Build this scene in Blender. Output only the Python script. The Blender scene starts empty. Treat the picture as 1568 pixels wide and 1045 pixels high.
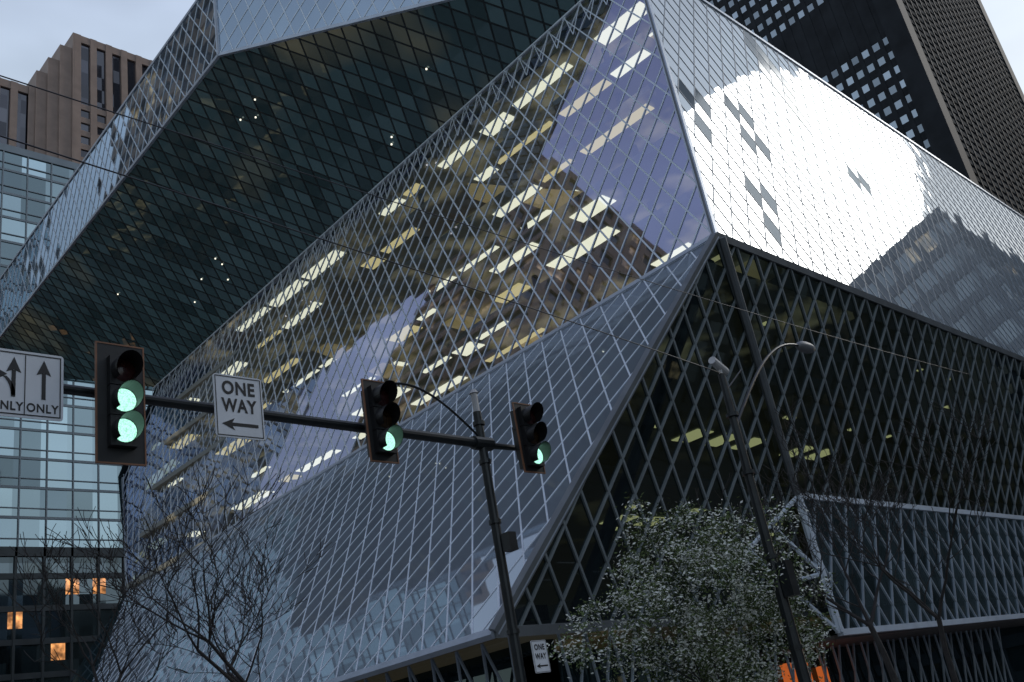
import bpy, math, random
from mathutils import Vector, Matrix, noise
random.seed(7)
S=bpy.context.scene
COL=S.collection
V=Vector

# ---------------------------------------------------------------- helpers
class MB:
    """mesh builder"""
    def __init__(s): s.v=[]; s.f=[]; s.m=[]; s.mi=0
    def quad(s,*p):
        n=len(s.v); s.v+= [tuple(q) for q in p]; s.f.append(tuple(range(n,n+len(p)))); s.m.append(s.mi)
    def box(s,x0,x1,y0,y1,z0,z1):
        n=len(s.v)
        s.v+=[(x0,y0,z0),(x1,y0,z0),(x1,y1,z0),(x0,y1,z0),(x0,y0,z1),(x1,y0,z1),(x1,y1,z1),(x0,y1,z1)]
        for f in [(0,3,2,1),(4,5,6,7),(0,1,5,4),(1,2,6,5),(2,3,7,6),(3,0,4,7)]:
            s.f.append(tuple(n+i for i in f)); s.m.append(s.mi)
    def beam(s,p,q,side,nrm,w,d0,d1,seg=0):
        L_=(q-p).length
        ns=max(1,int(round(L_/seg))) if seg else 1
        n=len(s.v)
        for k in range(ns+1):
            e=p.lerp(q,k/ns)
            for a,b in ((-w/2,d0),(w/2,d0),(w/2,d1),(-w/2,d1)):
                s.v.append(tuple(e+side*a+nrm*b))
        fs=[(0,1,2,3)]
        for k in range(ns):
            o=4*k
            fs+=[(o+0,o+4,o+5,o+1),(o+1,o+5,o+6,o+2),(o+2,o+6,o+7,o+3),(o+3,o+7,o+4,o+0)]
        o=4*ns; fs.append((o+3,o+2,o+1,o+0))
        for f in fs: s.f.append(tuple(n+i for i in f)); s.m.append(s.mi)
    def tube(s,p,q,r0,r1,k=6,cap=True):
        p=V(p);q=V(q);d=(q-p)
        if d.length<1e-6: return
        d.normalize()
        a=d.orthogonal().normalized(); b=d.cross(a)
        n=len(s.v)
        for e,r in ((p,r0),(q,r1)):
            for i in range(k):
                t=2*math.pi*i/k
                s.v.append(tuple(e+a*math.cos(t)*r+b*math.sin(t)*r))
        for i in range(k):
            j=(i+1)%k
            s.f.append((n+i,n+j,n+k+j,n+k+i)); s.m.append(s.mi)
        if cap:
            s.f.append(tuple(n+i for i in reversed(range(k)))); s.m.append(s.mi)
            s.f.append(tuple(n+k+i for i in range(k))); s.m.append(s.mi)
    def path(s,pts,r,k=8):
        for a,b in zip(pts,pts[1:]): s.tube(a,b,r,r,k)
    def obj(s,name,mats,parent=None,smooth=False):
        me=bpy.data.meshes.new(name); me.from_pydata(s.v,[],s.f)
        if not isinstance(mats,(list,tuple)): mats=[mats]
        for m in mats: me.materials.append(m)
        me.polygons.foreach_set('material_index',s.m)
        if smooth: me.polygons.foreach_set('use_smooth',[True]*len(s.f))
        me.update()
        o=bpy.data.objects.new(name,me); COL.objects.link(o)
        if parent: o.parent=parent
        return o
def empty(name):
    o=bpy.data.objects.new(name,None); COL.objects.link(o); o.empty_display_size=.1; return o

def newmat(name):
    m=bpy.data.materials.new(name); m.use_nodes=True; nt=m.node_tree; nt.nodes.clear()
    out=nt.nodes.new('ShaderNodeOutputMaterial'); return m,nt,out
def N(nt,t,**k):
    n=nt.nodes.new(t)
    for a,b in k.items(): setattr(n,a,b)
    return n
def c4(c): return (c[0],c[1],c[2],1)
def nosample(m):
    try: m.cycles.emission_sampling='NONE'
    except Exception: pass
    return m
def simple(name,col,rough=.6,metal=0,var=.15,scale=1.5,spec=.5,emit=None,es=0):
    m,nt,out=newmat(name)
    b=N(nt,'ShaderNodeBsdfPrincipled')
    b.inputs['Roughness'].default_value=rough; b.inputs['Metallic'].default_value=metal
    b.inputs['Specular IOR Level'].default_value=spec
    g=N(nt,'ShaderNodeNewGeometry'); no=N(nt,'ShaderNodeTexNoise'); no.inputs['Scale'].default_value=scale; no.inputs['Detail'].default_value=3
    nt.links.new(g.outputs['Position'],no.inputs['Vector'])
    r=N(nt,'ShaderNodeMapRange'); r.inputs['From Min'].default_value=.3; r.inputs['From Max'].default_value=.7
    r.inputs['To Min'].default_value=1-var; r.inputs['To Max'].default_value=1+var
    nt.links.new(no.outputs['Fac'],r.inputs['Value'])
    mx=N(nt,'ShaderNodeVectorMath',operation='SCALE'); mx.inputs[0].default_value=col
    nt.links.new(r.outputs[0],mx.inputs['Scale']); nt.links.new(mx.outputs[0],b.inputs['Base Color'])
    if emit: b.inputs['Emission Color'].default_value=c4(emit); b.inputs['Emission Strength'].default_value=es
    nt.links.new(b.outputs[0],out.inputs[0])
    if emit: nosample(m)
    return m
def emis(name,col,s):
    m,nt,out=newmat(name); e=N(nt,'ShaderNodeEmission'); e.inputs[0].default_value=c4(col); e.inputs[1].default_value=s
    nt.links.new(e.outputs[0],out.inputs[0]); return nosample(m)
def glow_ceiling(name,base,glow,lo,hi,s,sc=.13):
    """ceiling with pools of light put in as noise-shaped emission"""
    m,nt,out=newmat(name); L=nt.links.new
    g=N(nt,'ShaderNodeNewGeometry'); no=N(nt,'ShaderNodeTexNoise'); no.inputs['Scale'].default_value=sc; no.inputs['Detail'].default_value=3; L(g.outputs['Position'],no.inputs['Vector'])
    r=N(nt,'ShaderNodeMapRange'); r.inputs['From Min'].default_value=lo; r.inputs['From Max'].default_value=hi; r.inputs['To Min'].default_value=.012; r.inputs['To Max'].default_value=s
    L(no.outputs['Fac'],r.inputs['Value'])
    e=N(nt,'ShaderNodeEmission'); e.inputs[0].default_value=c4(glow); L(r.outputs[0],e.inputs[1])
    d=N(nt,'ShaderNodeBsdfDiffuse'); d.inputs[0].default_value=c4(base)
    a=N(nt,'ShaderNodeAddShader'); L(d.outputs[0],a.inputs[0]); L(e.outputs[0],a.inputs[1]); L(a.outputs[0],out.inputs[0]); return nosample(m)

def panel_glass(name,refl,reflcol,base,trans=0,transcol=(.6,.6,.6),rough=.02,tilt=.012,var=.4,fres=.5,patch_glow=None,glow=None):
    """glass facade; UV = lattice cell coordinates -> every pane a bit different"""
    m,nt,out=newmat(name); L=nt.links.new
    uv=N(nt,'ShaderNodeUVMap')
    fl=N(nt,'ShaderNodeVectorMath',operation='FLOOR'); L(uv.outputs[0],fl.inputs[0])
    wn=N(nt,'ShaderNodeTexWhiteNoise',noise_dimensions='3D'); L(fl.outputs[0],wn.inputs['Vector'])
    sub=N(nt,'ShaderNodeVectorMath',operation='SUBTRACT'); L(wn.outputs['Color'],sub.inputs[0]); sub.inputs[1].default_value=(.5,.5,.5)
    sc=N(nt,'ShaderNodeVectorMath',operation='SCALE'); L(sub.outputs[0],sc.inputs[0]); sc.inputs['Scale'].default_value=tilt*2
    g=N(nt,'ShaderNodeNewGeometry')
    a2=N(nt,'ShaderNodeVectorMath',operation='ADD'); L(sc.outputs[0],a2.inputs[0]); L(g.outputs['Normal'],a2.inputs[1])
    nn=N(nt,'ShaderNodeVectorMath',operation='NORMALIZE'); L(a2.outputs[0],nn.inputs[0])
    gl=N(nt,'ShaderNodeBsdfGlossy'); gl.inputs['Color'].default_value=c4(reflcol); gl.inputs['Roughness'].default_value=rough
    L(nn.outputs[0],gl.inputs['Normal'])
    df=N(nt,'ShaderNodeBsdfDiffuse')
    mr=N(nt,'ShaderNodeMapRange'); mr.inputs['To Min'].default_value=1-var; mr.inputs['To Max'].default_value=1+var
    L(wn.outputs['Value'],mr.inputs['Value'])
    bs=N(nt,'ShaderNodeVectorMath',operation='SCALE'); bs.inputs[0].default_value=base; L(mr.outputs[0],bs.inputs['Scale'])
    L(bs.outputs[0],df.inputs['Color'])
    body=df
    if trans>0:
        tr=N(nt,'ShaderNodeBsdfTransparent'); tr.inputs['Color'].default_value=c4(transcol)
        mt=N(nt,'ShaderNodeMixShader'); mt.inputs[0].default_value=trans; L(df.outputs[0],mt.inputs[1]); L(tr.outputs[0],mt.inputs[2]); body=mt
    lw=N(nt,'ShaderNodeLayerWeight'); lw.inputs['Blend'].default_value=.35
    fr=N(nt,'ShaderNodeMapRange'); fr.inputs['To Min'].default_value=refl; fr.inputs['To Max'].default_value=min(1,refl+fres)
    L(lw.outputs['Fresnel'],fr.inputs['Value'])
    mx=N(nt,'ShaderNodeMixShader'); L(fr.outputs[0],mx.inputs[0]); L(body.outputs[0],mx.inputs[1]); L(gl.outputs[0],mx.inputs[2])
    last=mx
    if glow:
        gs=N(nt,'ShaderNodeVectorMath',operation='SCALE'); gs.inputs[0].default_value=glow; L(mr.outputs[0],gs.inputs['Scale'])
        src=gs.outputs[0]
        if patch_glow:
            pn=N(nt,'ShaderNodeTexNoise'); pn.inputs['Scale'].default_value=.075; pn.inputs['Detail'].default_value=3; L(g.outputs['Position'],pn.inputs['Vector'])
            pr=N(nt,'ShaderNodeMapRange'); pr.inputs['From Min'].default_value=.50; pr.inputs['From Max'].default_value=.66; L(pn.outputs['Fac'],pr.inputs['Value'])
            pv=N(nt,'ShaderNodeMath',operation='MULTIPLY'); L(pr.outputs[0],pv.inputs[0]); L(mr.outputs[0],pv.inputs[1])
            pm=N(nt,'ShaderNodeMix',data_type='RGBA'); L(pv.outputs[0],pm.inputs['Factor']); L(gs.outputs[0],pm.inputs[6]); pm.inputs[7].default_value=c4(patch_glow)
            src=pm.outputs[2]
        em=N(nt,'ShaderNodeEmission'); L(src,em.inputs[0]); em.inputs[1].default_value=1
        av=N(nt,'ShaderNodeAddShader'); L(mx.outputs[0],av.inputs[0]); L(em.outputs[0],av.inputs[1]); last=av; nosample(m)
    L(last.outputs[0],out.inputs[0]); return m

def window_glass(name,refl,reflcol,base,bay,fh,x0,z0,lit=0,litcol=(1,.6,.25),lits=1.5,rough=.06,tilt=.02,vlo=.65):
    m,nt,out=newmat(name); L=nt.links.new
    g=N(nt,'ShaderNodeNewGeometry'); sp=N(nt,'ShaderNodeSeparateXYZ'); L(g.outputs['Position'],sp.inputs[0])
    ad=N(nt,'ShaderNodeMath',operation='ADD'); L(sp.outputs[0],ad.inputs[0]); L(sp.outputs[1],ad.inputs[1])
    s0=N(nt,'ShaderNodeMath',operation='SUBTRACT'); L(ad.outputs[0],s0.inputs[0]); s0.inputs[1].default_value=x0
    d0=N(nt,'ShaderNodeMath',operation='DIVIDE'); L(s0.outputs[0],d0.inputs[0]); d0.inputs[1].default_value=bay
    s1=N(nt,'ShaderNodeMath',operation='SUBTRACT'); L(sp.outputs[2],s1.inputs[0]); s1.inputs[1].default_value=z0
    d1=N(nt,'ShaderNodeMath',operation='DIVIDE'); L(s1.outputs[0],d1.inputs[0]); d1.inputs[1].default_value=fh
    cb=N(nt,'ShaderNodeCombineXYZ'); L(d0.outputs[0],cb.inputs[0]); L(d1.outputs[0],cb.inputs[1])
    fl=N(nt,'ShaderNodeVectorMath',operation='FLOOR'); L(cb.outputs[0],fl.inputs[0])
    wn=N(nt,'ShaderNodeTexWhiteNoise',noise_dimensions='3D'); L(fl.outputs[0],wn.inputs['Vector'])
    sub=N(nt,'ShaderNodeVectorMath',operation='SUBTRACT'); L(wn.outputs['Color'],sub.inputs[0]); sub.inputs[1].default_value=(.5,.5,.5)
    sc=N(nt,'ShaderNodeVectorMath',operation='SCALE'); L(sub.outputs[0],sc.inputs[0]); sc.inputs['Scale'].default_value=tilt*2
    a2=N(nt,'ShaderNodeVectorMath',operation='ADD'); L(sc.outputs[0],a2.inputs[0]); L(g.outputs['Normal'],a2.inputs[1])
    nn=N(nt,'ShaderNodeVectorMath',operation='NORMALIZE'); L(a2.outputs[0],nn.inputs[0])
    gl=N(nt,'ShaderNodeBsdfGlossy'); gl.inputs['Color'].default_value=c4(reflcol); gl.inputs['Roughness'].default_value=rough; L(nn.outputs[0],gl.inputs['Normal'])
    df=N(nt,'ShaderNodeBsdfDiffuse')
    mr=N(nt,'ShaderNodeMapRange'); mr.inputs['To Min'].default_value=.4; mr.inputs['To Max'].default_value=1.6; L(wn.outputs['Value'],mr.inputs['Value'])
    bs=N(nt,'ShaderNodeVectorMath',operation='SCALE'); bs.inputs[0].default_value=base; L(mr.outputs[0],bs.inputs['Scale']); L(bs.outputs[0],df.inputs['Color'])
    mv=N(nt,'ShaderNodeMapRange'); mv.inputs['To Min'].default_value=refl*vlo; mv.inputs['To Max'].default_value=min(1,refl*1.25); L(wn.outputs['Value'],mv.inputs['Value'])
    mx=N(nt,'ShaderNodeMixShader'); L(mv.outputs[0],mx.inputs[0]); L(df.outputs[0],mx.inputs[1]); L(gl.outputs[0],mx.inputs[2])
    if lit>0:
        sy=N(nt,'ShaderNodeSeparateXYZ'); L(wn.outputs['Color'],sy.inputs[0])
        lt=N(nt,'ShaderNodeMath',operation='LESS_THAN'); L(sy.outputs[1],lt.inputs[0]); lt.inputs[1].default_value=lit
        nz=N(nt,'ShaderNodeTexNoise'); nz.inputs['Scale'].default_value=1.1; L(g.outputs['Position'],nz.inputs['Vector'])
        p3=N(nt,'ShaderNodeMath',operation='POWER'); L(nz.outputs['Fac'],p3.inputs[0]); p3.inputs[1].default_value=2.5
        ml=N(nt,'ShaderNodeMath',operation='MULTIPLY'); L(lt.outputs[0],ml.inputs[0]); L(p3.outputs[0],ml.inputs[1])
        m2=N(nt,'ShaderNodeMath',operation='MULTIPLY'); L(ml.outputs[0],m2.inputs[0]); m2.inputs[1].default_value=lits*5
        em=N(nt,'ShaderNodeEmission'); em.inputs[0].default_value=c4(litcol); L(m2.outputs[0],em.inputs[1])
        av=N(nt,'ShaderNodeAddShader'); L(mx.outputs[0],av.inputs[0]); L(em.outputs[0],av.inputs[1]); L(av.outputs[0],out.inputs[0]); nosample(m)
    else: L(mx.outputs[0],out.inputs[0])
    return m

# ---------------------------------------------------------------- camera
CAM=V((0,0,1.6))
R=Matrix(((.723,-.153,-.674),(-.670,-.393,-.630),(-.1685,.9067,-.3864)))
q=R.to_quaternion(); q.normalize()
cd=bpy.data.cameras.new('camera'); cam=bpy.data.objects.new('camera',cd); COL.objects.link(cam)
cam.location=CAM; cam.rotation_mode='QUATERNION'; cam.rotation_quaternion=q
cd.lens=34.44; cd.sensor_width=36; cd.clip_end=3000; cd.clip_start=.1
S.camera=cam

# ---------------------------------------------------------------- world + sun
GLOW=V((.80,-.20,.52)).normalized()
w=bpy.data.worlds.new('World'); S.world=w; w.use_nodes=True; nt=w.node_tree; nt.nodes.clear(); L=nt.links.new
out=N(nt,'ShaderNodeOutputWorld'); bg=N(nt,'ShaderNodeBackground'); bg2=N(nt,'ShaderNodeBackground'); add=N(nt,'ShaderNodeAddShader')
sky=N(nt,'ShaderNodeTexSky',sky_type='NISHITA'); sky.sun_disc=False; sky.sun_elevation=math.radians(8)
sky.sun_rotation=math.atan2(GLOW.x,GLOW.y); sky.air_density=1.2; sky.dust_density=2
L(sky.outputs[0],bg.inputs[0]); bg.inputs[1].default_value=.05
tc=N(nt,'ShaderNodeTexCoord'); sp=N(nt,'ShaderNodeSeparateXYZ'); L(tc.outputs['Generated'],sp.inputs[0])
cr=N(nt,'ShaderNodeValToRGB'); L(sp.outputs[2],cr.inputs[0])
e=cr.color_ramp.elements; e[0].position=0; e[0].color=(.44,.51,.57,1); e[1].position=1; e[1].color=(.25,.28,.50,1)
e3=cr.color_ramp.elements.new(.62); e3.color=(.44,.52,.64,1)
mp=N(nt,'ShaderNodeMapping'); mp.inputs['Scale'].default_value=(1.6,1.6,4); L(tc.outputs['Generated'],mp.inputs[0])
nz=N(nt,'ShaderNodeTexNoise'); nz.inputs['Scale'].default_value=1.7; nz.inputs['Detail'].default_value=4; nz.inputs['Roughness'].default_value=.5; L(mp.outputs[0],nz.inputs['Vector'])
mr=N(nt,'ShaderNodeMapRange'); mr.inputs['From Min'].default_value=.35; mr.inputs['From Max'].default_value=.68; mr.inputs['To Min'].default_value=.82; mr.inputs['To Max'].default_value=1.28
L(nz.outputs['Fac'],mr.inputs['Value'])
s1=N(nt,'ShaderNodeVectorMath',operation='SCALE'); L(cr.outputs[0],s1.inputs[0]); L(mr.outputs[0],s1.inputs['Scale'])
dt=N(nt,'ShaderNodeVectorMath',operation='DOT_PRODUCT'); L(tc.outputs['Generated'],dt.inputs[0]); dt.inputs[1].default_value=GLOW
mx0=N(nt,'ShaderNodeMath',operation='MAXIMUM'); L(dt.outputs['Value'],mx0.inputs[0]); mx0.inputs[1].default_value=0
pw=N(nt,'ShaderNodeMath',operation='POWER'); L(mx0.outputs[0],pw.inputs[0]); pw.inputs[1].default_value=5
s2=N(nt,'ShaderNodeVectorMath',operation='SCALE'); s2.inputs[0].default_value=(.26,.26,.25); L(pw.outputs[0],s2.inputs['Scale'])
ad=N(nt,'ShaderNodeVectorMath',operation='ADD'); L(s1.outputs[0],ad.inputs[0]); L(s2.outputs[0],ad.inputs[1])
L(ad.outputs[0],bg2.inputs[0]); bg2.inputs[1].default_value=1.05
L(bg.outputs[0],add.inputs[0]); L(bg2.outputs[0],add.inputs[1]); L(add.outputs[0],out.inputs[0])
sl=bpy.data.lights.new('sun','SUN'); sl.energy=.5; sl.angle=math.radians(15); sl.color=(1,.96,.9)
so=bpy.data.objects.new('sun',sl); COL.objects.link(so); so.rotation_mode='QUATERNION'
so.rotation_quaternion=GLOW.to_track_quat('Z','Y')
S.view_settings.view_transform='Standard'; S.view_settings.look='None'; S.view_settings.exposure=0

# ---------------------------------------------------------------- materials
alu=simple('aluminium_mullion',(.60,.67,.74),.5,.1,.12,.8)
alu_s=simple('aluminium_mullion_skirt',(.70,.76,.83),.5,.1,.12,.8)
alu_b=simple('aluminium_mullion_blue',(.34,.40,.46),.5,.2,.12,.8)
alu_w=simple('aluminium_cap_grey',(.17,.21,.25),.5,.1,.12,.8)
alu_mid=simple('aluminium_mullion_shaded',(.21,.245,.26),.5,.1,.2,.5)  # darker mullion copy, overhang shade put into its colour
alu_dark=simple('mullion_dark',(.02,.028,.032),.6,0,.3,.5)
trim=simple('aluminium_trim',(.42,.47,.54),.4,.3,.1,1)
steel_grey=simple('steel_painted_grey',(.14,.155,.165),.5,.1,.2,1)
g_main=panel_glass('reading_room_glass',.33,(.66,.70,1.0),(.02,.025,.035),.94,(.80,.86,.84),tilt=.007,fres=.5)
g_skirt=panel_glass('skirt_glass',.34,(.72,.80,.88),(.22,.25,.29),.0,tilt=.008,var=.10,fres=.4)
g_white=panel_glass('mesh_interlayer_glass',.38,(.92,.97,1),(.31,.34,.37),0,tilt=.004,var=.06,fres=.20)
g_dark=panel_glass('clear_vision_glass',.03,(.5,.58,.66),(.08,.095,.11),0,rough=.1,var=.3,fres=.10)
g_grey=panel_glass('grey_vision_glass',.16,(.75,.78,.8),(.20,.22,.23),0,rough=.1,var=.15,fres=.15)
g_soffit=panel_glass('soffit_glass_with_glow',.10,(.5,.64,.70),(.03,.05,.058),0,tilt=.03,var=.45,fres=.35,glow=(.0065,.0125,.015),patch_glow=(.040,.038,.025))  # faint emission and olive patches in the panes stand in for lit rooms
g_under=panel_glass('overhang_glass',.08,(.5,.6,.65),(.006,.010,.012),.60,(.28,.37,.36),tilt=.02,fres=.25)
g_box=panel_glass('lower_box_glass_with_glow',.12,(.5,.6,.65),(.016,.023,.027),.25,(.35,.42,.42),tilt=.02,fres=.28,glow=(.003,.005,.006))  # slight emission in the panes stands in for interior light
g_wall=panel_glass('street_glass',.10,(.5,.62,.65),(.013,.024,.028),0,fres=.3)
g_top=panel_glass('upper_box_glass',.42,(.62,.76,.90),(.13,.155,.185),0,tilt=.02,var=.25,fres=.45)
concrete=simple('concrete',(.28,.28,.27),.85,0,.15,.6)
dark_int=simple('interior_dark',(.05,.06,.065),.8,emit=(.8,.85,.7),es=.012)  # faint emission stands in for room light on core and shelves
slab_m=glow_ceiling('ceiling_emissive_pools',(.22,.25,.26),(1,.84,.50),.50,.68,.20,.32)  # light pools are painted by emissive noise, not cast by the strips
slab_d=glow_ceiling('ceiling_faint_emissive_pools',(.12,.14,.14),(1,.82,.40),.56,.72,.05,.3)  # same painted pools of emission, weaker, for the lower floors
warm=simple('interior_wall_warm_glow',(.38,.30,.16),.7,0,.3,.4,emit=(1,.78,.38),es=.24)  # wall emits a warm glow in place of lamplight falling on it
redw=simple('interior_wall_orange_glow',(.38,.16,.07),.7,0,.3,.4,emit=(1,.45,.18),es=.14)  # orange emission stands in for lamplight on these partitions
lamp_w=emis('ceiling_light_strip',(1,.95,.76),1.6)
lamp_y=emis('warm_light_emission',(1,.82,.42),.95)
lamp_d=emis('overhang_ceiling_light',(1,.84,.40),1.25)
orange=emis('lit_orange_wall',(1,.22,.05),.4)  # the wall itself emits, which gives it the lit look

# ---------------------------------------------------------------- library
LIB=empty('glass_library_building')
LW,LH=1.30,2.15
def lattice(name,pts,mats,w=LW,h=LH,bw=.07,bd=.03,edge=None,ew=.28,cells=None):
    glass,bm,em=mats
    pts=[V(p) for p in pts]
    u=(pts[1]-pts[0]).normalized()
    n=u.cross(pts[-1]-pts[0]).normalized()
    cen=sum(pts,V())/len(pts)
    if n.dot(CAM-cen)<0: n=-n
    v=n.cross(u)
    if v.z<0: v=-v
    o=pts[0]
    p2=[((p-o).dot(u),(p-o).dot(v)) for p in pts]
    P=lambda a,b,d=0:o+u*a+v*b+n*d
    me=bpy.data.meshes.new(name+'_glass')
    vv=[tuple(P(a,b,0)) for a,b in p2]
    f=tuple(range(len(vv)))
    a0=(V(vv[1])-V(vv[0])).cross(V(vv[-1])-V(vv[0]))
    if a0.dot(n)<0: f=tuple(reversed(f))
    me.from_pydata(vv,[],[f]); me.materials.append(glass)
    uvl=me.uv_layers.new(name='UVMap')
    for li,lp in enumerate(me.loops):
        a,b=p2[lp.vertex_index]; uvl.data[li].uv=(a/w+b/h,a/w-b/h)
    ob=bpy.data.objects.new(name+'_glass',me); COL.objects.link(ob); ob.parent=LIB
    mb=MB()
    for fam,sgn in ((0,1),(1,-1)):
        vals=[a/w+sgn*b/h for a,b in p2]
        k=math.floor(min(vals)); 
        dx,dy=w,-sgn*h; ln=math.hypot(dx,dy); dx/=ln; dy/=ln
        side=(u*(-dy)+v*dx)
        while k<=max(vals):
            x0,y0=k*w,0
            ts=[]
            for i in range(len(p2)):
                ax,ay=p2[i]; bx,by=p2[(i+1)%len(p2)]
                ex,ey=bx-ax,by-ay
                den=dx*ey-dy*ex
                if abs(den)<1e-9: continue
                t=((ax-x0)*ey-(ay-y0)*ex)/den
                s=((ax-x0)*dy-(ay-y0)*dx)/den
                if 0<=s<1: ts.append(t)
            ts.sort()
            for t0,t1 in zip(ts[::2],ts[1::2]):
                if t1-t0>.05:
                    mb.beam(P(x0+dx*t0,y0+dy*t0),P(x0+dx*t1,y0+dy*t1),side,n,bw,-.06,bd-(.005 if fam else 0),2.5)
            k+=1
    mb.obj(name+'_mullions',bm,LIB)
    if edge is not None:
        mb=MB()
        for i in edge:
            a=P(*p2[i]); b=P(*p2[(i+1)%len(p2)]); d=(b-a).normalized(); s=n.cross(d)
            mb.beam(a,b,s,n,ew,-.12,bd+.05+.004*i,6)
        mb.obj(name+'_edge_trim',em,LIB)
    if cells:
        for mi,(cm,lst) in enumerate(cells):
            mb=MB(); uvs=[]
            for (ca,cb) in lst:
                q=[]
                for aa,bb in ((ca,cb),(ca+1,cb),(ca+1,cb+1),(ca,cb+1)):
                    U=(aa+bb)/2*w; W=(aa-bb)/2*h
                    q.append(P(U,W,.012)); uvs.append((ca+.5,cb+.5))
                if (q[1]-q[0]).cross(q[2]-q[0]).dot(n)<0: q.reverse()
                mb.quad(*q)
            oo=mb.obj(name+'_vision_panes_%d'%mi,cm,LIB)
            ul=oo.data.uv_layers.new(name='UVMap')
            for li in range(len(oo.data.loops)): ul.data[li].uv=uvs[li]

B=(31.3,17.4,19); Rr=(37.25,20.75,40); Te=(39.5,84.1,40); Ml=(37.3,88,31.9); Be=(33.75,78.1,19)
A=(27.3,47.3,48); Ae=(28.9,103.5,48); At=(27.3,47.3,54.8); Aet=(28.9,103.5,54.8)
C=(20,21.5,5); G=(20.3,60.3,6.5); Bx=(105,18.3,19); Rx=(105,21.6,40); Cx=(105,22.4,5)
D=(36.6,20.0,9.4); E=(36.8,20.0,3.9); Dx=(105,21.1,9.4); Ex=(105,21.1,3.9)

lattice('reading_room_face',[B,Be,Ml,Te,Rr],(g_main,alu,trim),edge=[0,1,3,4],ew=.26,bw=.072,bd=.03)
lattice('skirt_face',[B,Be,G,C],(g_skirt,alu_s,trim),edge=[0,2,3],ew=.26,bw=.062,bd=.02)
def cell(x,z,w=LW,h=LH):
    u=(x-31.3); v=(z-19)*1.013
    return math.floor(u/w+v/h),math.floor(u/w-v/h)
dk=[];gy=[]
for x,z in ((35.6,28.8),(39.9,29.6),(37.4,22.7),(53.0,29.6)):
    a,b=cell(x,z); dk+=[(a,b),(a+1,b+1)]
    if x<50: dk+=[(a-1,b+1),(a,b+2)] if x>39.5 else [(a-1,b+1)]
a,b=cell(49,36.0)
for i in range(5):
    for j in range(3):
        if (i,j) not in ((0,0),(4,2),(2,1)): gy.append((a+j-1,b+i-2))
dk=list(dict.fromkeys(dk)); gy=[c for c in dict.fromkeys(gy) if c not in dk]
lattice('bright_face',[B,Bx,Rx,Rr],(g_white,alu_w,trim),edge=[0,2],ew=.26,bw=.06,bd=.022,cells=[(g_dark,dk),(g_grey,gy)])
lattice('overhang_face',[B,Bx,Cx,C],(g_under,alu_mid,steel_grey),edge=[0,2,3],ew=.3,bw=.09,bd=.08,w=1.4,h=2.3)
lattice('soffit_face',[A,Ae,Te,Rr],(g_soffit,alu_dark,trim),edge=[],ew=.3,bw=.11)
lattice('upper_box_street_face',[A,Ae,Aet,At],(g_top,alu,trim),edge=[0,2,3],ew=.24,bw=.07)
d=(V(Rr)-V(A)); Rb=V(Rr)+d*.25
lattice('upper_box_side_face',[A,Rb,Rb+V((0,0,14)),V(A)+V((0,0,12))],(g_top,alu,trim),edge=[0,3],ew=.24,bw=.07)
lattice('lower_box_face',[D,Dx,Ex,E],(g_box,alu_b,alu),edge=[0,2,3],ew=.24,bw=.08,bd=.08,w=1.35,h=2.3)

mb=MB()
def strut(p,q,r=.2): mb.tube(p,q,r,r,8)
strut((31.5,17.25,18.9),(36.6,20.0,9.5),.17)
strut((31.9,18.3,18.4),(24.0,22.2,5.1),.24)
strut(B,C,.12); strut(B,Rr,.12)
mb.obj('corner_struts',steel_grey,LIB)
mb=MB()
K=V((33.4,20.95,7.4))
for p,q_ in ((D,K),(K,E),(K,(35,20.9,8.4)),((35,20.6,8.3),(36.75,20,6.2)),((35,20.8,6),(36.75,20,6.2))): mb.tube(p,q_,.1,.1,6)
mb.tube(D,E,.16,.16,8)
mb.obj('lower_box_corner_frame',alu,LIB)

mb=MB()
p=V(Rr)+V((-.35,0,-.4)); q_=V(Te)+V((-.35,0,-.4))
nseg=48
for i in range(nseg):
    a=p.lerp(q_,i/nseg); b=p.lerp(q_,(i+1)/nseg); mid=(a+b)/2+V((-.45,0,-2.0))
    mb.tube(a,b,.08,.08,6,False)
    mb.tube(a,mid,.03,.03,5,False); mb.tube(mid,b,.03,.03,5,False)
mb.obj('ridge_truss',alu,LIB)

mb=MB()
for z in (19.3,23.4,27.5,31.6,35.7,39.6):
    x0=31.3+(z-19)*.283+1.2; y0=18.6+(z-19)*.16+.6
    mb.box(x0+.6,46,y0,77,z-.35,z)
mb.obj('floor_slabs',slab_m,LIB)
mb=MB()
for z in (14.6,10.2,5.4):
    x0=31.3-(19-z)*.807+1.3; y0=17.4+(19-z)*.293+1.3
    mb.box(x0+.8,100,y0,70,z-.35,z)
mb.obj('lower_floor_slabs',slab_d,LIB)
mb=MB(); mb.box(45.5,104,31,84,-.2,39.5); mb.obj('interior_core',dark_int,LIB)
mb=MB()
mb.quad((40,84,40),(60,84,40),(60,84,19),(34,78.2,19)); mb.quad(Be,G,(45,62,0),(60,84,19)); mb.quad(Te,Ml,(60,88,31),(60,84,40))
mb.quad(Ml,Be,(60,84,19),(60,88,31)); mb.quad(Ae,Te,(46,84,40)); mb.quad(Ae,(46,84,40),(46,103.5,48)); mb.quad(Ae,Aet,(46,103.5,54.8),(46,103.5,48))
mb.quad((46,84,40),(46,103.5,48),(46,103.5,54.8),(46,38,54.8),(46,38,40))
mb.quad(At,Aet,(46,103.5,54.79),(46,38,54.79)); mb.quad(Rr,Rx,(105,84,40.02),(39,84,40.02))
mb.obj('rear_and_roof_cladding',g_wall,LIB)
bl=MB();by=MB();wl=MB();bk=MB();rd=MB()
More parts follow.
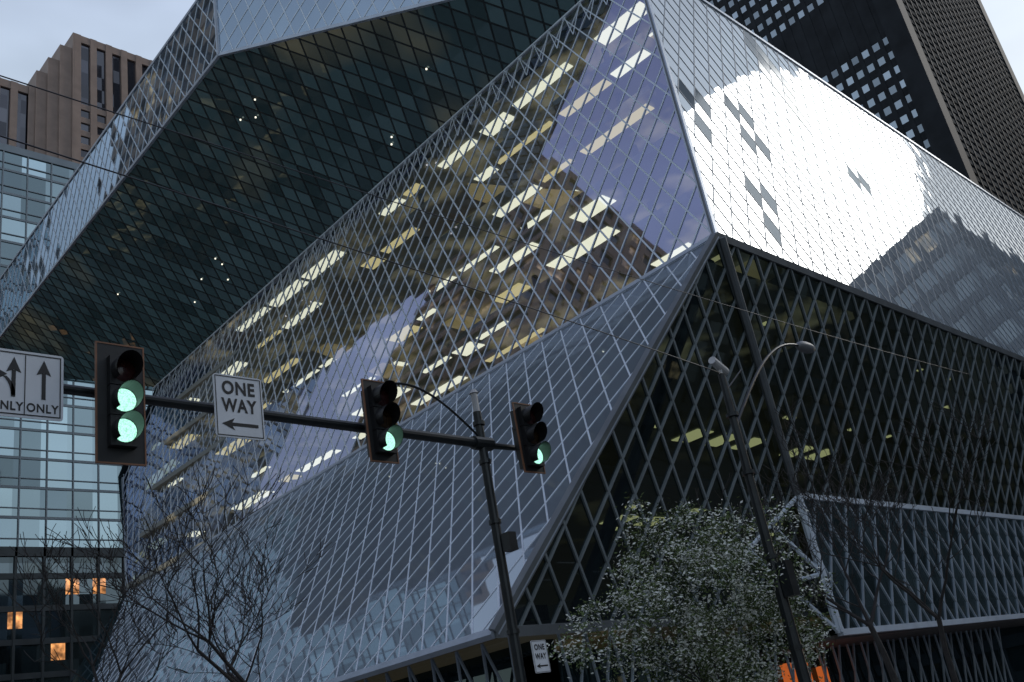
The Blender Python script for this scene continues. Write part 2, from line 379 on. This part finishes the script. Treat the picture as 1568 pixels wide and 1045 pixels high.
for z in (23.4,27.5,31.6,35.7,39.6):
    x0=31.3+(z-19)*.283+2.2
    for xi in range(3):
        x=x0+xi*2.7+.3
        y=22.5
        while y<76:
            ln=random.choice((1.6,2.4,3.6,4.8))
            cl=noise.noise(V((x*.2,y*.09,z*.12+5)))
            if random.random()<.44+1.0*cl:
                (bl if random.random()<.7 else by).box(x,x+random.choice((.4,.7,1.1)),y,y+ln,z-.42,z-.37)
            y+=ln+random.choice((.5,.8,2.4))
    y=22
    while y<74:
        L_=random.uniform(1.5,5)
        r=random.random()
        if r<.42: wl.box(42.5,43,y,y+L_,z-3.6,z-.4)
        elif r<.62: rd.box(42.0,42.5,y,y+L_,z-3.6,z-random.choice((.4,1.4)))
        elif r<.72: bk.box(40.2,40.8,y,y+L_,z-4,z-2)
        elif r<.82: by.box(44.2,44.5,y,y+L_,z-3.0,z-1.6)  # glow panel added on the back wall, not a ceiling fitting
        y+=L_+random.uniform(.3,2.5)
for (ya,za,yb,zb) in ((30,19.5,42,27.5),(44,23.5,56,31.6),(27,27.5,37,34)):
    wl.beam(V((39.0,ya,za)),V((39.0,yb,zb)),V((1,0,0)),V((0,0,1)),1.6,0,1.1,3)
for y in range(24,78,9):
    bk.tube((38.2,y,19),(41.0,y+2.5,40),.2,.2,8)
ld=MB()
for z,xa,xb,yy in ((14.6,31,60,(22,25)),(10.2,28,60,(23.5,26.5)),(18.9,36,70,(21,24))):
    for y in yy:
        x=xa
        while x<xb:
            if random.random()<.17: ld.box(x,x+random.choice((.3,.8)),y,y+.3,z-.44,z-.38)
            x+=2.1
x=31
while x<44:
    if random.random()<.7: ld.box(x,x+1.2,24.8,26,9.76,9.8)
    x+=2.2
x=38
while x<50:
    if random.random()<.7: ld.box(x,x+1.3,24.8,26.4,14.16,14.2)
    x+=2.4
bl.obj('ceiling_light_strips',lamp_w,LIB); by.obj('warm_lights_and_wall_glow',lamp_y,LIB); wl.obj('warm_partitions',warm,LIB); bk.obj('shelves_and_columns',dark_int,LIB)
rd.obj('orange_partitions',redw,LIB)
ld.obj('lower_floor_lights',lamp_d,LIB)
mb=MB()
for i in range(12):
    s=random.random(); t=random.uniform(.1,.95)
    p=V(A).lerp(V(Ae),t*.85); q_=V(Rr).lerp(V(Te),t*.8); r=p.lerp(q_,.25+.7*s); r+=V((-.1,0,-.2))
    mb.tube(r,r+V((0,0,.08)),.06,.06,8)
mb.obj('soffit_downlights',lamp_w,LIB)
mb=MB(); mb.box(24,25,24,66,0,6.2); mb.box(24,104,24,25,0,4.6); mb.obj('street_level_wall',g_wall,LIB)
mb=MB(); mb.box(20.9,40,22.6,60,5.2,5.45); mb.box(36.9,104,20.3,25,3.72,3.86); mb.obj('street_soffit',simple('soffit_panel',(.12,.10,.09),.7),LIB)
mb=MB()
y=23
while y<60:
    mb.tube((23.2,y,0),(22.0,y+1.3,5.1),.06,.06,6); mb.tube((22.0,y,5.1),(23.2,y+1.3,0),.06,.06,6); y+=1.3
x=24
while x<60:
    mb.tube((x,23.4,0),(x+1.3,22.8,5.1),.06,.06,6); mb.tube((x+1.3,23.4,0),(x,22.8,5.1),.06,.06,6); x+=1.3
mb.obj('street_level_diagrid',alu_b,LIB)
mb=MB(); mb.box(38.2,40.2,23.7,23.9,.3,3.3); mb.box(41,41.6,23.7,23.9,.3,3.0); mb.obj('lit_entrance_wall',orange,LIB)

# ---------------------------------------------------------------- background buildings
def tower(name,x0,x1,y0,y1,z0,z1,fh,bay,band,fin,mg,mf,proud=.35,fin_proud=.5,par=None,bay_y=None,par_h=1.2):
    P=par or empty(name)
    mb=MB(); mb.box(x0,x1,y0,y1,z0,z1-.2); mb.obj('glass_core',mg,P)
    mb=MB()
    z=z0
    while z<z1-.1:
        mb.box(x0-proud,x1+proud,y0-proud,y1+proud,z,z+band); z+=fh
    mb.box(x0-proud-.1,x1+proud+.1,y0-proud-.1,y1+proud+.1,z1-par_h,z1)
    mb.obj('floor_bands',mf,P)
    mb=MB()
    if fin>0:
        x=x0
        while x<=x1+.01:
            mb.box(x-fin/2,x+fin/2,y0-fin_proud,y0+.2,z0,z1-.05); x+=bay
        y=y0
        b2=bay_y or bay
        while y<=y1+.01:
            mb.box(x0-fin_proud,x0+.2,y-fin/2+.003,y+fin/2+.003,z0,z1-.06); y+=b2
        mb.obj('vertical_piers',mf,P)
    return P

blk=simple('black_cladding',(.018,.021,.025),.6,0,.3,.3,.1)
gT=window_glass('tower_window_glass',.40,(.80,.90,1),(.05,.055,.06),2.0,3.0,189,0,tilt=.02,vlo=.6)
gTd=window_glass('tower_window_dark',.05,(.5,.55,.6),(.012,.015,.018),1.6,3.7,189,0,tilt=.02)
TW=empty('black_office_tower')
mb=MB(); mb.box(150,212,39,100,0,320); mb.obj('glass_core',gT,TW)
mb=MB(); z=0; k=0
while z<318:
    big=(z>101 and z<112)
    mb.box(149.9,212.1,38.9,100.1,z,z+(3.01 if big else 1.5)); z+=3.0
mb.obj('floor_bands',blk,TW)
mb=MB(); y=39+2.0
while y<100: mb.box(149.8,150.2,y-.38,y+.38,0,320); y+=2.0
mb.box(149.2,152.6,38.0,41.6,0,320); mb.box(209.6,212.9,38.0,41.4,0,320)
mb.obj('vertical_piers',blk,TW)
mb=MB(); mb.box(152.8,209.5,38.35,38.85,0,320); mb.obj('side_glazing',gTd,TW)
mb=MB(); z=0
while z<318: mb.box(152.7,209.55,38.2,38.5,z,z+.9); z+=1.6
mb.obj('side_bands',simple('dark_bronze_cladding',(.035,.04,.045),.8,0,.3,.3,.05),TW)
mb=MB(); x=155
while x<209: mb.box(x,x+.35,38.1,38.6,0,320); x+=3
mb.obj('side_mullions',blk,TW)

brown=simple('brown_granite',(.25,.19,.16),.7,0,.12,.4)
gB=window_glass('brown_tower_glass',.2,(.5,.5,.55),(.02,.02,.025),3,3.9,0,0,tilt=.03)
BT=empty('brown_stepped_tower')
def brown_part(x0,x1,y0,z1,y1=240):
    mb=MB(); mb.box(x0,x1,y0,y1,0,z1-.5); mb.obj('windows',gB,BT)
    mb=MB(); x=x0
    while x<x1-.5:
        mb.box(x,x+1.6,y0-.7,y0+.3,0,z1-.03); x+=(x1-x0-1.6)/max(1,round((x1-x0-1.6)/4.1))
    mb.box(x1-1.6,x1+.02,y0-.72,y0+.3,0,z1-.02)
    mb.box(x0-.4,x0+.3,y0-.68,y1,0,z1-.01)
    mb.obj('piers',brown,BT)
    mb=MB(); z=0
    while z<z1-22: mb.box(x0,x1,y0-.35,y0+.3,z,z+1.6); z+=3.9
    mb.box(x0-.3,x1+.3,y0-.5,y1+.2,z1-2.2,z1)
    mb.obj('spandrels',brown,BT)
brown_part(75,112,200,186.5)
brown_part(72.2,74.5,200.8,182); brown_part(69.7,71.9,201.6,177.5); brown_part(67.3,69.4,202.4,173)
brown_part(30,67,203,168)

frame_l=simple('pale_frame',(.20,.24,.27),.5,.2,.1,.5)
gL=window_glass('teal_curtain_glass',.56,(.60,.76,.82),(.05,.075,.085),3.4,4.0,151,36,tilt=.035,vlo=.4)
gL2=window_glass('podium_glass',.22,(.5,.6,.65),(.02,.03,.034),1.7,2.0,151,0,lit=.05,litcol=(1,.42,.14),lits=.7,tilt=.03)
OB=tower('glass_office_building',15,76,130,165,36,96.5,4.0,3.4,.34,.17,gL,frame_l,.12,.18)
mb=MB(); z=36
while z<96: mb.box(14.9,76.1,129.85,130.2,z+1.35,z+1.47); z+=4
mb.obj('transoms',frame_l,OB)
dkf=simple('dark_frame',(.05,.06,.065),.5,.2,.2,.5)
tower('glass_office_building_podium',14.4,77,128.8,165,0,36,4.0,3.4,.7,.3,gL2,dkf,.2,.3,par=OB)

ba=simple('tan_stone',(.34,.24,.17),.7); gA=window_glass('tan_tower_glass',.2,(.6,.6,.65),(.02,.02,.022),3,3.8,0,0,lit=.10,litcol=(1,.7,.35),lits=.4)
TT=tower('tan_office_tower',-28,7,101,122,0,134,3.8,3.0,1.5,1.1,gA,ba)
tower('lower_wing',-24,5,88,100,0,108,3.8,3.0,1.5,1.1,gA,ba,par=TT)
gC=window_glass('grey_block_glass',.3,(.6,.65,.7),(.03,.035,.04),3.4,3.9,0,0,lit=.04,litcol=(1,.75,.4),lits=.3)
gb=simple('grey_stone',(.09,.10,.115),.7)
tower('grey_office_block',122,165,-70,13,0,60,3.9,3.4,1.3,.8,gC,gb)
tower('grey_office_block',-60,-25,-10,50,0,45,3.9,3.4,1.3,.8,gC,gb)
tower('grey_office_block',20,80,-60,-25,0,38,3.9,3.4,1.3,.8,gC,gb)

# ---------------------------------------------------------------- ground, road, pavements
asph=simple('asphalt',(.05,.05,.053),.75,0,.25,3); grd=simple('ground_paving',(.11,.11,.11),.85,0,.2,.5)
pav=simple('pavement_concrete',(.26,.26,.25),.85,0,.15,1.2); paint=simple('road_paint',(.75,.75,.72),.6)
mb=MB(); mb.quad((-1500,-1500,-.13),(1500,-1500,-.13),(1500,1500,-.13),(-1500,1500,-.13)); mb.obj('ground',grd)
mb=MB(); mb.quad((-400,-6,-.125),(400,-6,-.125),(400,9.2,-.125),(-400,9.2,-.125)); mb.quad((-5,9.2,-.125),(8.8,9.2,-.125),(8.8,400,-.125),(-5,400,-.125)); mb.obj('road',asph)
mb=MB()
for x in range(-100,120,6): mb.quad((x,1.5,-.12),(x+3,1.5,-.12),(x+3,1.65,-.12),(x,1.65,-.12))
for i in range(9): mb.quad((-4+i*1.4,10,-.12),(-3.3+i*1.4,10,-.12),(-3.3+i*1.4,13,-.12),(-4+i*1.4,13,-.12))
mb.obj('road_markings',paint)
mb=MB(); mb.box(9,400,9.4,24,-.13,0); mb.box(9,24,24.01,400,-.13,-.001); mb.obj('pavement',pav)
mb=MB(); mb.box(9,400,9.2,9.398,-.13,.012); mb.box(8.8,8.998,9.2,400,-.13,.012); mb.obj('kerb',concrete)

# ---------------------------------------------------------------- traffic signals
blackm=simple('signal_black',(.012,.013,.014),.45,0,.2,3); border=simple('backplate_border',(.20,.09,.045),.5,0,.2,3)
polem=simple('pole_dark_green_black',(.018,.022,.024),.4,.3,.3,3)
off_r=simple('lens_red_off',(.03,.008,.008),.2); off_a=simple('lens_amber_off',(.03,.016,.006),.2)
def greenm():
    m,nt,out=newmat('lens_green_lit'); L=nt.links.new
    g=N(nt,'ShaderNodeNewGeometry')
    e=N(nt,'ShaderNodeEmission'); e.inputs[0].default_value=(.40,.90,.68,1)
    wv=N(nt,'ShaderNodeTexVoronoi'); wv.inputs['Scale'].default_value=45; L(g.outputs['Position'],wv.inputs['Vector'])
    mr=N(nt,'ShaderNodeMapRange'); mr.inputs['To Min'].default_value=2.1; mr.inputs['To Max'].default_value=.8; L(wv.outputs['Distance'],mr.inputs['Value']); L(mr.outputs[0],e.inputs[1])
    L(e.outputs[0],out.inputs[0]); return m
green=greenm()
def signal(loc,hh,ww,sec,lit=(2,)):
    x,y,z=loc; P=empty('traffic_signal')
    mb=MB()
    mb.box(x-ww/2,x+ww/2,y-.02,y,z-hh/2,z+hh/2)
    for i in range(3):
        zc=z+sec*(1-i); mb.box(x-.17,x+.17,y-.12,y+.16,zc-sec/2+.006,zc+sec/2-.006)
    mb.box(x-.05,x+.05,y+.16,y+.30,z-.3,z+.3)
    mb.obj('housing_and_backplate',blackm,P)
    mb=MB(); t=.018
    for a in ((x-ww/2-.002,x+ww/2+.002,z+hh/2-t,z+hh/2+.002),(x-ww/2-.002,x+ww/2+.002,z-hh/2-.002,z-hh/2+t),(x-ww/2-.002,x-ww/2+t,z-hh/2+t,z+hh/2-t),(x+ww/2-t,x+ww/2+.002,z-hh/2+t,z+hh/2-t)):
        mb.box(a[0],a[1],y-.026,y+.003,a[2],a[3])
    mb.obj('reflective_border',border,P)
    mb=MB(); r=.165
    for i in range(3):
        zc=z+sec*(1-i); k=22
        for j in range(k):
            a0=math.radians(-50)+math.radians(280)*j/k; a1=math.radians(-50)+math.radians(280)*(j+1)/k
            for rr in (r,r-.008):
                dep=lambda a:.11+.17*max(0,math.sin(a)*.5+.5)
                p=[(x+rr*math.cos(a0),y-.12,zc+rr*math.sin(a0)),(x+rr*math.cos(a1),y-.12,zc+rr*math.sin(a1)),
                   (x+rr*math.cos(a1),y-.12-dep(a1),zc+rr*math.sin(a1)),(x+rr*math.cos(a0),y-.12-dep(a0),zc+rr*math.sin(a0))]
                mb.quad(*p)
    mb.obj('visors',blackm,P)
    for i in range(3):
        zc=z+sec*(1-i); mb=MB(); rings=5; k=24
        for a in range(rings):
            for j in range(k):
                def pt(q,jj):
                    rr=.152*q/rings; t=2*math.pi*jj/k; return (x+rr*math.cos(t),y-.125-.04*(1-(q/rings)**2),zc+rr*math.sin(t))
                if a==0: mb.quad(pt(0,0),pt(1,j),pt(1,j+1))
                else: mb.quad(pt(a,j),pt(a+1,j),pt(a+1,j+1),pt(a,j+1))
        mb.obj(('lens_top','lens_middle','lens_bottom')[i],green if i in lit else (off_r,off_a,off_a)[i],P,True)
    return P
AY=11.62
signal((4.82,AY-.34,6.44),1.6,.62,.40,(1,2))
signal((8.82,AY-.34,6.62),1.33,.52,.36)
signal((12.02,AY-.34,6.64),1.28,.50,.36)

P=empty('traffic_signal_pole')
mb=MB(); px,py=11.3,11.7
mb.tube((px,py,-.0),(px,py,7.2),.095,.075,14); mb.tube((px,py,0),(px,py,.35),.2,.18,14)
mb.tube((px,py,6.62),(1.0,11.55,6.72),.085,.055,12); mb.tube((px,py,6.6),(12.3,11.68,6.6),.06,.05,10)
mb.tube((px-.2,py,6.62),(px+.2,py,6.62),.12,.12,12)
for z in (6.25,6.95,5.2,3.4): mb.tube((px,py,z),(px,py,z+.07),.105,.105,12)
mb.box(px-.02,px+.16,py-.28,py-.1,4.7,5.0)
mb.obj('pole_and_mast_arm',polem,P,False)
mb=MB(); pts=[]
for i in range(15):
    t=i/14; pts.append(V((px-.05-2.0*t,py,6.75+.85*math.sin(t*math.pi*.62)-.12*t*t)))
mb.path(pts,.022,6); mb.obj('curved_bracket',polem,P)
mb=MB(); mb.tube((px,py,7.2),(px,py,7.55),.06,.06,10); mb.tube((px,py,7.55),(px,py,7.62),.085,.04,10); mb.box(px-2.3,px-1.9,py-.06,py+.06,7.2,7.27); mb.obj('sensor',simple('sensor_grey',(.4,.4,.4),.5),P)

# signs
white=simple('sign_white',(.62,.65,.69),.5,0,.07,2.5); ink=simple('sign_black',(.012,.012,.013),.5)
def text_mesh(body,size,loc,parent,name,sx=1.0,off=.006):
    cu=bpy.data.curves.new(name,'FONT'); cu.body=body; cu.size=size; cu.align_x='CENTER'; cu.align_y='CENTER'; cu.offset=off; cu.resolution_u=4; cu.space_character=1.1
    o=bpy.data.objects.new('tmp',cu); COL.objects.link(o); bpy.context.view_layer.update()
    me=bpy.data.meshes.new_from_object(o.evaluated_get(bpy.context.evaluated_depsgraph_get())); bpy.data.objects.remove(o)
    me.materials.clear(); me.materials.append(ink)
    M=Matrix.Translation(loc)@Matrix.Rotation(math.radians(90),4,'X')@Matrix.Diagonal((sx,1,1,1)); me.transform(M)
    ob=bpy.data.objects.new(name,me); COL.objects.link(ob); ob.parent=parent
def rrect(mb,x0,x1,z0,z1,y,r):
    pts=[]
    for cx,cz,a0 in ((x1-r,z1-r,0),(x0+r,z1-r,90),(x0+r,z0+r,180),(x1-r,z0+r,270)):
        for k in range(5):
            a=math.radians(a0+k*22.5); pts.append((cx+r*math.cos(a),y,cz+r*math.sin(a)))
    mb.quad(*pts[::-1]); n=len(pts)
    mb.quad(*[(p[0],y+.012,p[2]) for p in pts])
    for i in range(n):
        a=pts[i];b=pts[(i+1)%n]; mb.quad(a,b,(b[0],y+.012,b[2]),(a[0],y+.012,a[2]))
def arrow_left(mb,cx,cz,y,L_,hw,hl,t):
    mb.quad((cx-L_/2,y,cz),(cx-L_/2+hl,y,cz-hw),(cx-L_/2+hl*.8,y,cz-t/2),(cx+L_/2,y,cz-t/2),(cx+L_/2,y,cz+t/2),(cx-L_/2+hl*.8,y,cz+t/2),(cx-L_/2+hl,y,cz+hw))
def oneway(x,y,z,w,h):
    P=empty('one_way_sign'); mb=MB(); rrect(mb,x-w/2,x+w/2,z-h/2,z+h/2,y,w*.06); mb.obj('panel',white,P)
    mb=MB(); t=w*.018; a,b,c,d_=x-w*.47,x+w*.47,z-h/2+w*.03,z+h/2-w*.03; yy=y-.004
    mb.quad((a,yy,d_-t),(b,yy,d_-t),(b,yy,d_),(a,yy,d_)); mb.quad((a,yy,c),(b,yy,c),(b,yy,c+t),(a,yy,c+t)); mb.quad((a,yy,c+t),(a+t,yy,c+t),(a+t,yy,d_-t),(a,yy,d_-t)); mb.quad((b-t,yy,c+t),(b,yy,c+t),(b,yy,d_-t),(b-t,yy,d_-t))
    arrow_left(mb,x,z-h*.29,y-.004,w*.74,w*.12,w*.26,w*.065); mb.obj('border_and_arrow',ink,P)
    text_mesh('ONE',w*.36,(x,y-.004,z+h*.28),P,'text_one',.85,w*.012); text_mesh('WAY',w*.36,(x,y-.004,z+h*.0),P,'text_way',.80,w*.012)
    mb=MB(); mb.box(x-.03,x+.03,y+.013,y+.16,z-.1,z+.1); mb.obj('bracket',polem,P)
oneway(6.52,11.38,6.63,.74,.92)
oneway(11.62,11.5,3.0,.34,.50)
P=empty('lane_control_sign'); mb=MB(); rrect(mb,3.28,4.17,6.17,7.02,11.38,.04); mb.obj('panel',white,P)
mb=MB(); y=11.376
def vq(p): mb.quad(*[(a,y,b) for a,b in p])
vq([(3.722,6.2),(3.734,6.2),(3.734,6.97),(3.722,6.97)])
for a,b,c,d_ in ((3.31,4.14,6.975,6.99),(3.31,4.14,6.2,6.215),(4.125,4.14,6.215,6.975),(3.31,3.325,6.215,6.975)): vq([(a,c),(b,c),(b,d_),(a,d_)])
def uparrow(x,top):
    vq([(x-.024,6.42),(x+.024,6.42),(x+.024,top-.17),(x-.024,top-.17)]); vq([(x-.085,top-.2),(x,top-.165),(x+.085,top-.2),(x,top)])
uparrow(3.94,6.93); uparrow(3.60,6.93)
pts=[]
for i in range(9):
    a=math.radians(i*60/8); pts.append((3.60-.2+.2*math.cos(a),6.44+.27*math.sin(a)))
for a,b in zip(pts,pts[1:]):
    vq([(a[0]-.026,a[1]),(a[0]+.022,a[1]),(b[0]+.022,b[1]),(b[0]-.026,b[1])])
vq([(3.37,6.78),(3.41,6.62),(3.53,6.70)])
mb.obj('arrows_and_border',ink,P)
text_mesh('ONLY',.15,(3.93,11.376,6.30),P,'text_only',.85,.004); text_mesh('ONLY',.15,(3.53,11.376,6.30),P,'text_only',.85,.004)

# ---------------------------------------------------------------- street lamp
P=empty('street_lamp'); mb=MB(); lx,ly=18.0,10.8
mb.tube((lx,ly,0),(lx,ly,8.5),.14,.075,14); mb.tube((lx,ly,0),(lx,ly,.6),.26,.2,14)
for z in (7.5,6.2,2.6,4.4): mb.tube((lx,ly,z),(lx,ly,z+.08),.14,.14,12)
pts=[]
for i in range(17):
    t=i/16; pts.append(V((lx+.05+3.9*t,ly,7.3+2.55*math.sin(t*math.pi/2))))
mb.path(pts,.035,8); mb.path([V((lx,ly,8.1)),V((lx+.9,ly,8.75))],.02,6)
mb.box(lx-.1,lx+.16,ly-.34,ly-.12,3.6,4.3)
mb.obj('pole_and_arm',polem,P)
mb=MB(); c=V((lx+4.3,ly,9.86))
for k in range(10):
    a0,a1=k/10,(k+1)/10
    r=lambda a:.14*math.sqrt(max(0,1-(2*a-1)**2))+.01
    mb.tube(c+V((-.42+.84*a0,0,0)),c+V((-.42+.84*a1,0,0)),r(a0),r(a1),10,False)
mb.obj('luminaire_head',simple('luminaire_grey',(.16,.17,.18),.45),P,True)
mb=MB(); mb.tube((lx-.30,ly-.05,8.78),(lx+.28,ly+.05,8.62),.09,.10,12); mb.tube((lx,ly,8.5),(lx,ly,8.64),.04,.04,8); mb.obj('traffic_camera',simple('camera_white',(.5,.5,.5),.4),P)

P=empty('overhead_wires')
def wire(p,q_,sag,r,name):
    p=V(p);q_=V(q_);mb=MB();n=60;pts=[]
    for i in range(n+1):
        t=i/n;a=p.lerp(q_,t);a.z-=sag*4*t*(1-t);pts.append(a)
    mb.path(pts,r,5); mb.obj(name,blackm,P)
wire((-14,9.9,9.6),(17.95,10.75,8.5),-.25,.011,'wire_1')
wire((-14,10.4,10.6),(40,13,12.5),.4,.010,'wire_2')

# ---------------------------------------------------------------- trees
bark=simple('bark_dark',(.028,.025,.023),.9,0,.3,6)
def bare_tree(x,y,h,seed,spread=.6,r=.09,lean=(0,0),prob=.42):
    rnd=random.Random(seed); mb=MB()
    def grow(p,d,ln,rad,dep):
        n=4
        for i in range(n):
            d=(d+V((rnd.uniform(-1,1),rnd.uniform(-1,1),rnd.uniform(-.3,.5)))*(.13 if dep<2 else .22)).normalized()
            q_=p+d*ln/n; r1=max(.008,rad*.88)
            mb.tube(p,q_,rad,r1,4 if dep>2 else 7,False)
            p=q_; rad=r1
            if dep>=1 and dep<5 and rnd.random()<prob:
                s=V((rnd.uniform(-1,1),rnd.uniform(-1,1),rnd.uniform(-.1,.8))).normalized()
                grow(p,(d*.5+s*.8).normalized(),ln*rnd.uniform(.45,.65),max(.008,rad*.55),dep+1.5)
        if dep<4.6:
            k=rnd.choice((2,3)) if dep<3 else 2
            for _ in range(k):
                s=V((rnd.uniform(-1,1),rnd.uniform(-1,1),rnd.uniform(0,.7))).normalized()
                grow(p,(d*.65+s*spread).normalized(),ln*rnd.uniform(.62,.8),max(.008,rad*.72),dep+1)
    grow(V((x,y,0)),V((lean[0],lean[1],1)).normalized(),h*.36,r,0)
    return mb.obj('bare_tree',bark)
bare_tree(12.4,19.6,8.9,3,r=.14)
bare_tree(9.6,23,8.8,11,r=.13)
bare_tree(26.6,13.2,9.2,5,.6,.13)
bare_tree(27.5,12.0,8.6,21,r=.11)

m,nt,out=newmat('leaf_mix'); L=nt.links.new
at=N(nt,'ShaderNodeVertexColor'); at.layer_name='Col'
df=N(nt,'ShaderNodeBsdfDiffuse'); L(at.outputs[0],df.inputs[0]); L(df.outputs[0],out.inputs[0])
leafm=m
P=empty('flowering_tree')
tx,ty=18.7,13.3
rnd=random.Random(4); mb=MB()
def tg(p,d,ln,rad,dep):
    for i in range(3):
        d=(d+V((rnd.uniform(-1,1),rnd.uniform(-1,1),rnd.uniform(-.2,.4)))*.15).normalized(); q_=p+d*ln/3
        mb.tube(p,q_,rad,rad*.85,6,False); p=q_; rad*=.85
    if dep<5:
        for _ in range(3 if dep<3 else 2):
            s=V((rnd.uniform(-1,1),rnd.uniform(-1,1),rnd.uniform(-.1,.8))).normalized()
            tg(p,(d*.5+s*.75).normalized(),ln*.74,rad*.65,dep+1)
tg(V((tx,ty,0)),V((0,0,1)),1.5,.13,0)
mb.obj('trunk_and_limbs',bark,P)
vs=[];fs=[];cols=[]
cc=V((tx,ty,3.8))
clumps=[]
for i in range(340):
    while True:
        q_=V((rnd.uniform(-1,1),rnd.uniform(-1,1),rnd.uniform(-1,1)))
        if .3<q_.length<1: break
    wob=1+.42*noise.noise(q_.normalized()*2.4+V((3,1,7)))
    clumps.append((cc+V((q_.x*2.65,q_.y*2.65,q_.z*2.5))*wob,rnd.uniform(.2,.42),rnd.random()))
for c,r,k in clumps:
    for j in range(int(140*(r/.36)**1.5)):
        o=V((rnd.gauss(0,1),rnd.gauss(0,1),rnd.gauss(0,.8)))*r*.5
        p=c+o; s=rnd.uniform(.028,.058)
        a=V((rnd.uniform(-1,1),rnd.uniform(-1,1),rnd.uniform(-1,1))).normalized(); b=a.orthogonal().normalized()
        n=len(vs); vs+=[tuple(p-a*s),tuple(p+b*s*.5),tuple(p+a*s),tuple(p-b*s*.5)]; fs.append((n,n+1,n+2,n+3))
        f=rnd.random()
        if f<.14+.42*k: col=(.68,.70,.62)
        else:
            g=rnd.uniform(.5,1.5)*(.5+1.0*k); col=(.09*g,.12*g,.05*g)
        cols+=[col]*4
me=bpy.data.meshes.new('foliage_and_blossom'); me.from_pydata(vs,[],fs); me.materials.append(leafm)
ca=me.color_attributes.new('Col','FLOAT_COLOR','POINT')
for i,c in enumerate(cols): ca.data[i].color=(c[0],c[1],c[2],1)
o=bpy.data.objects.new('foliage_and_blossom',me); COL.objects.link(o); o.parent=P
print('leaves',len(fs))
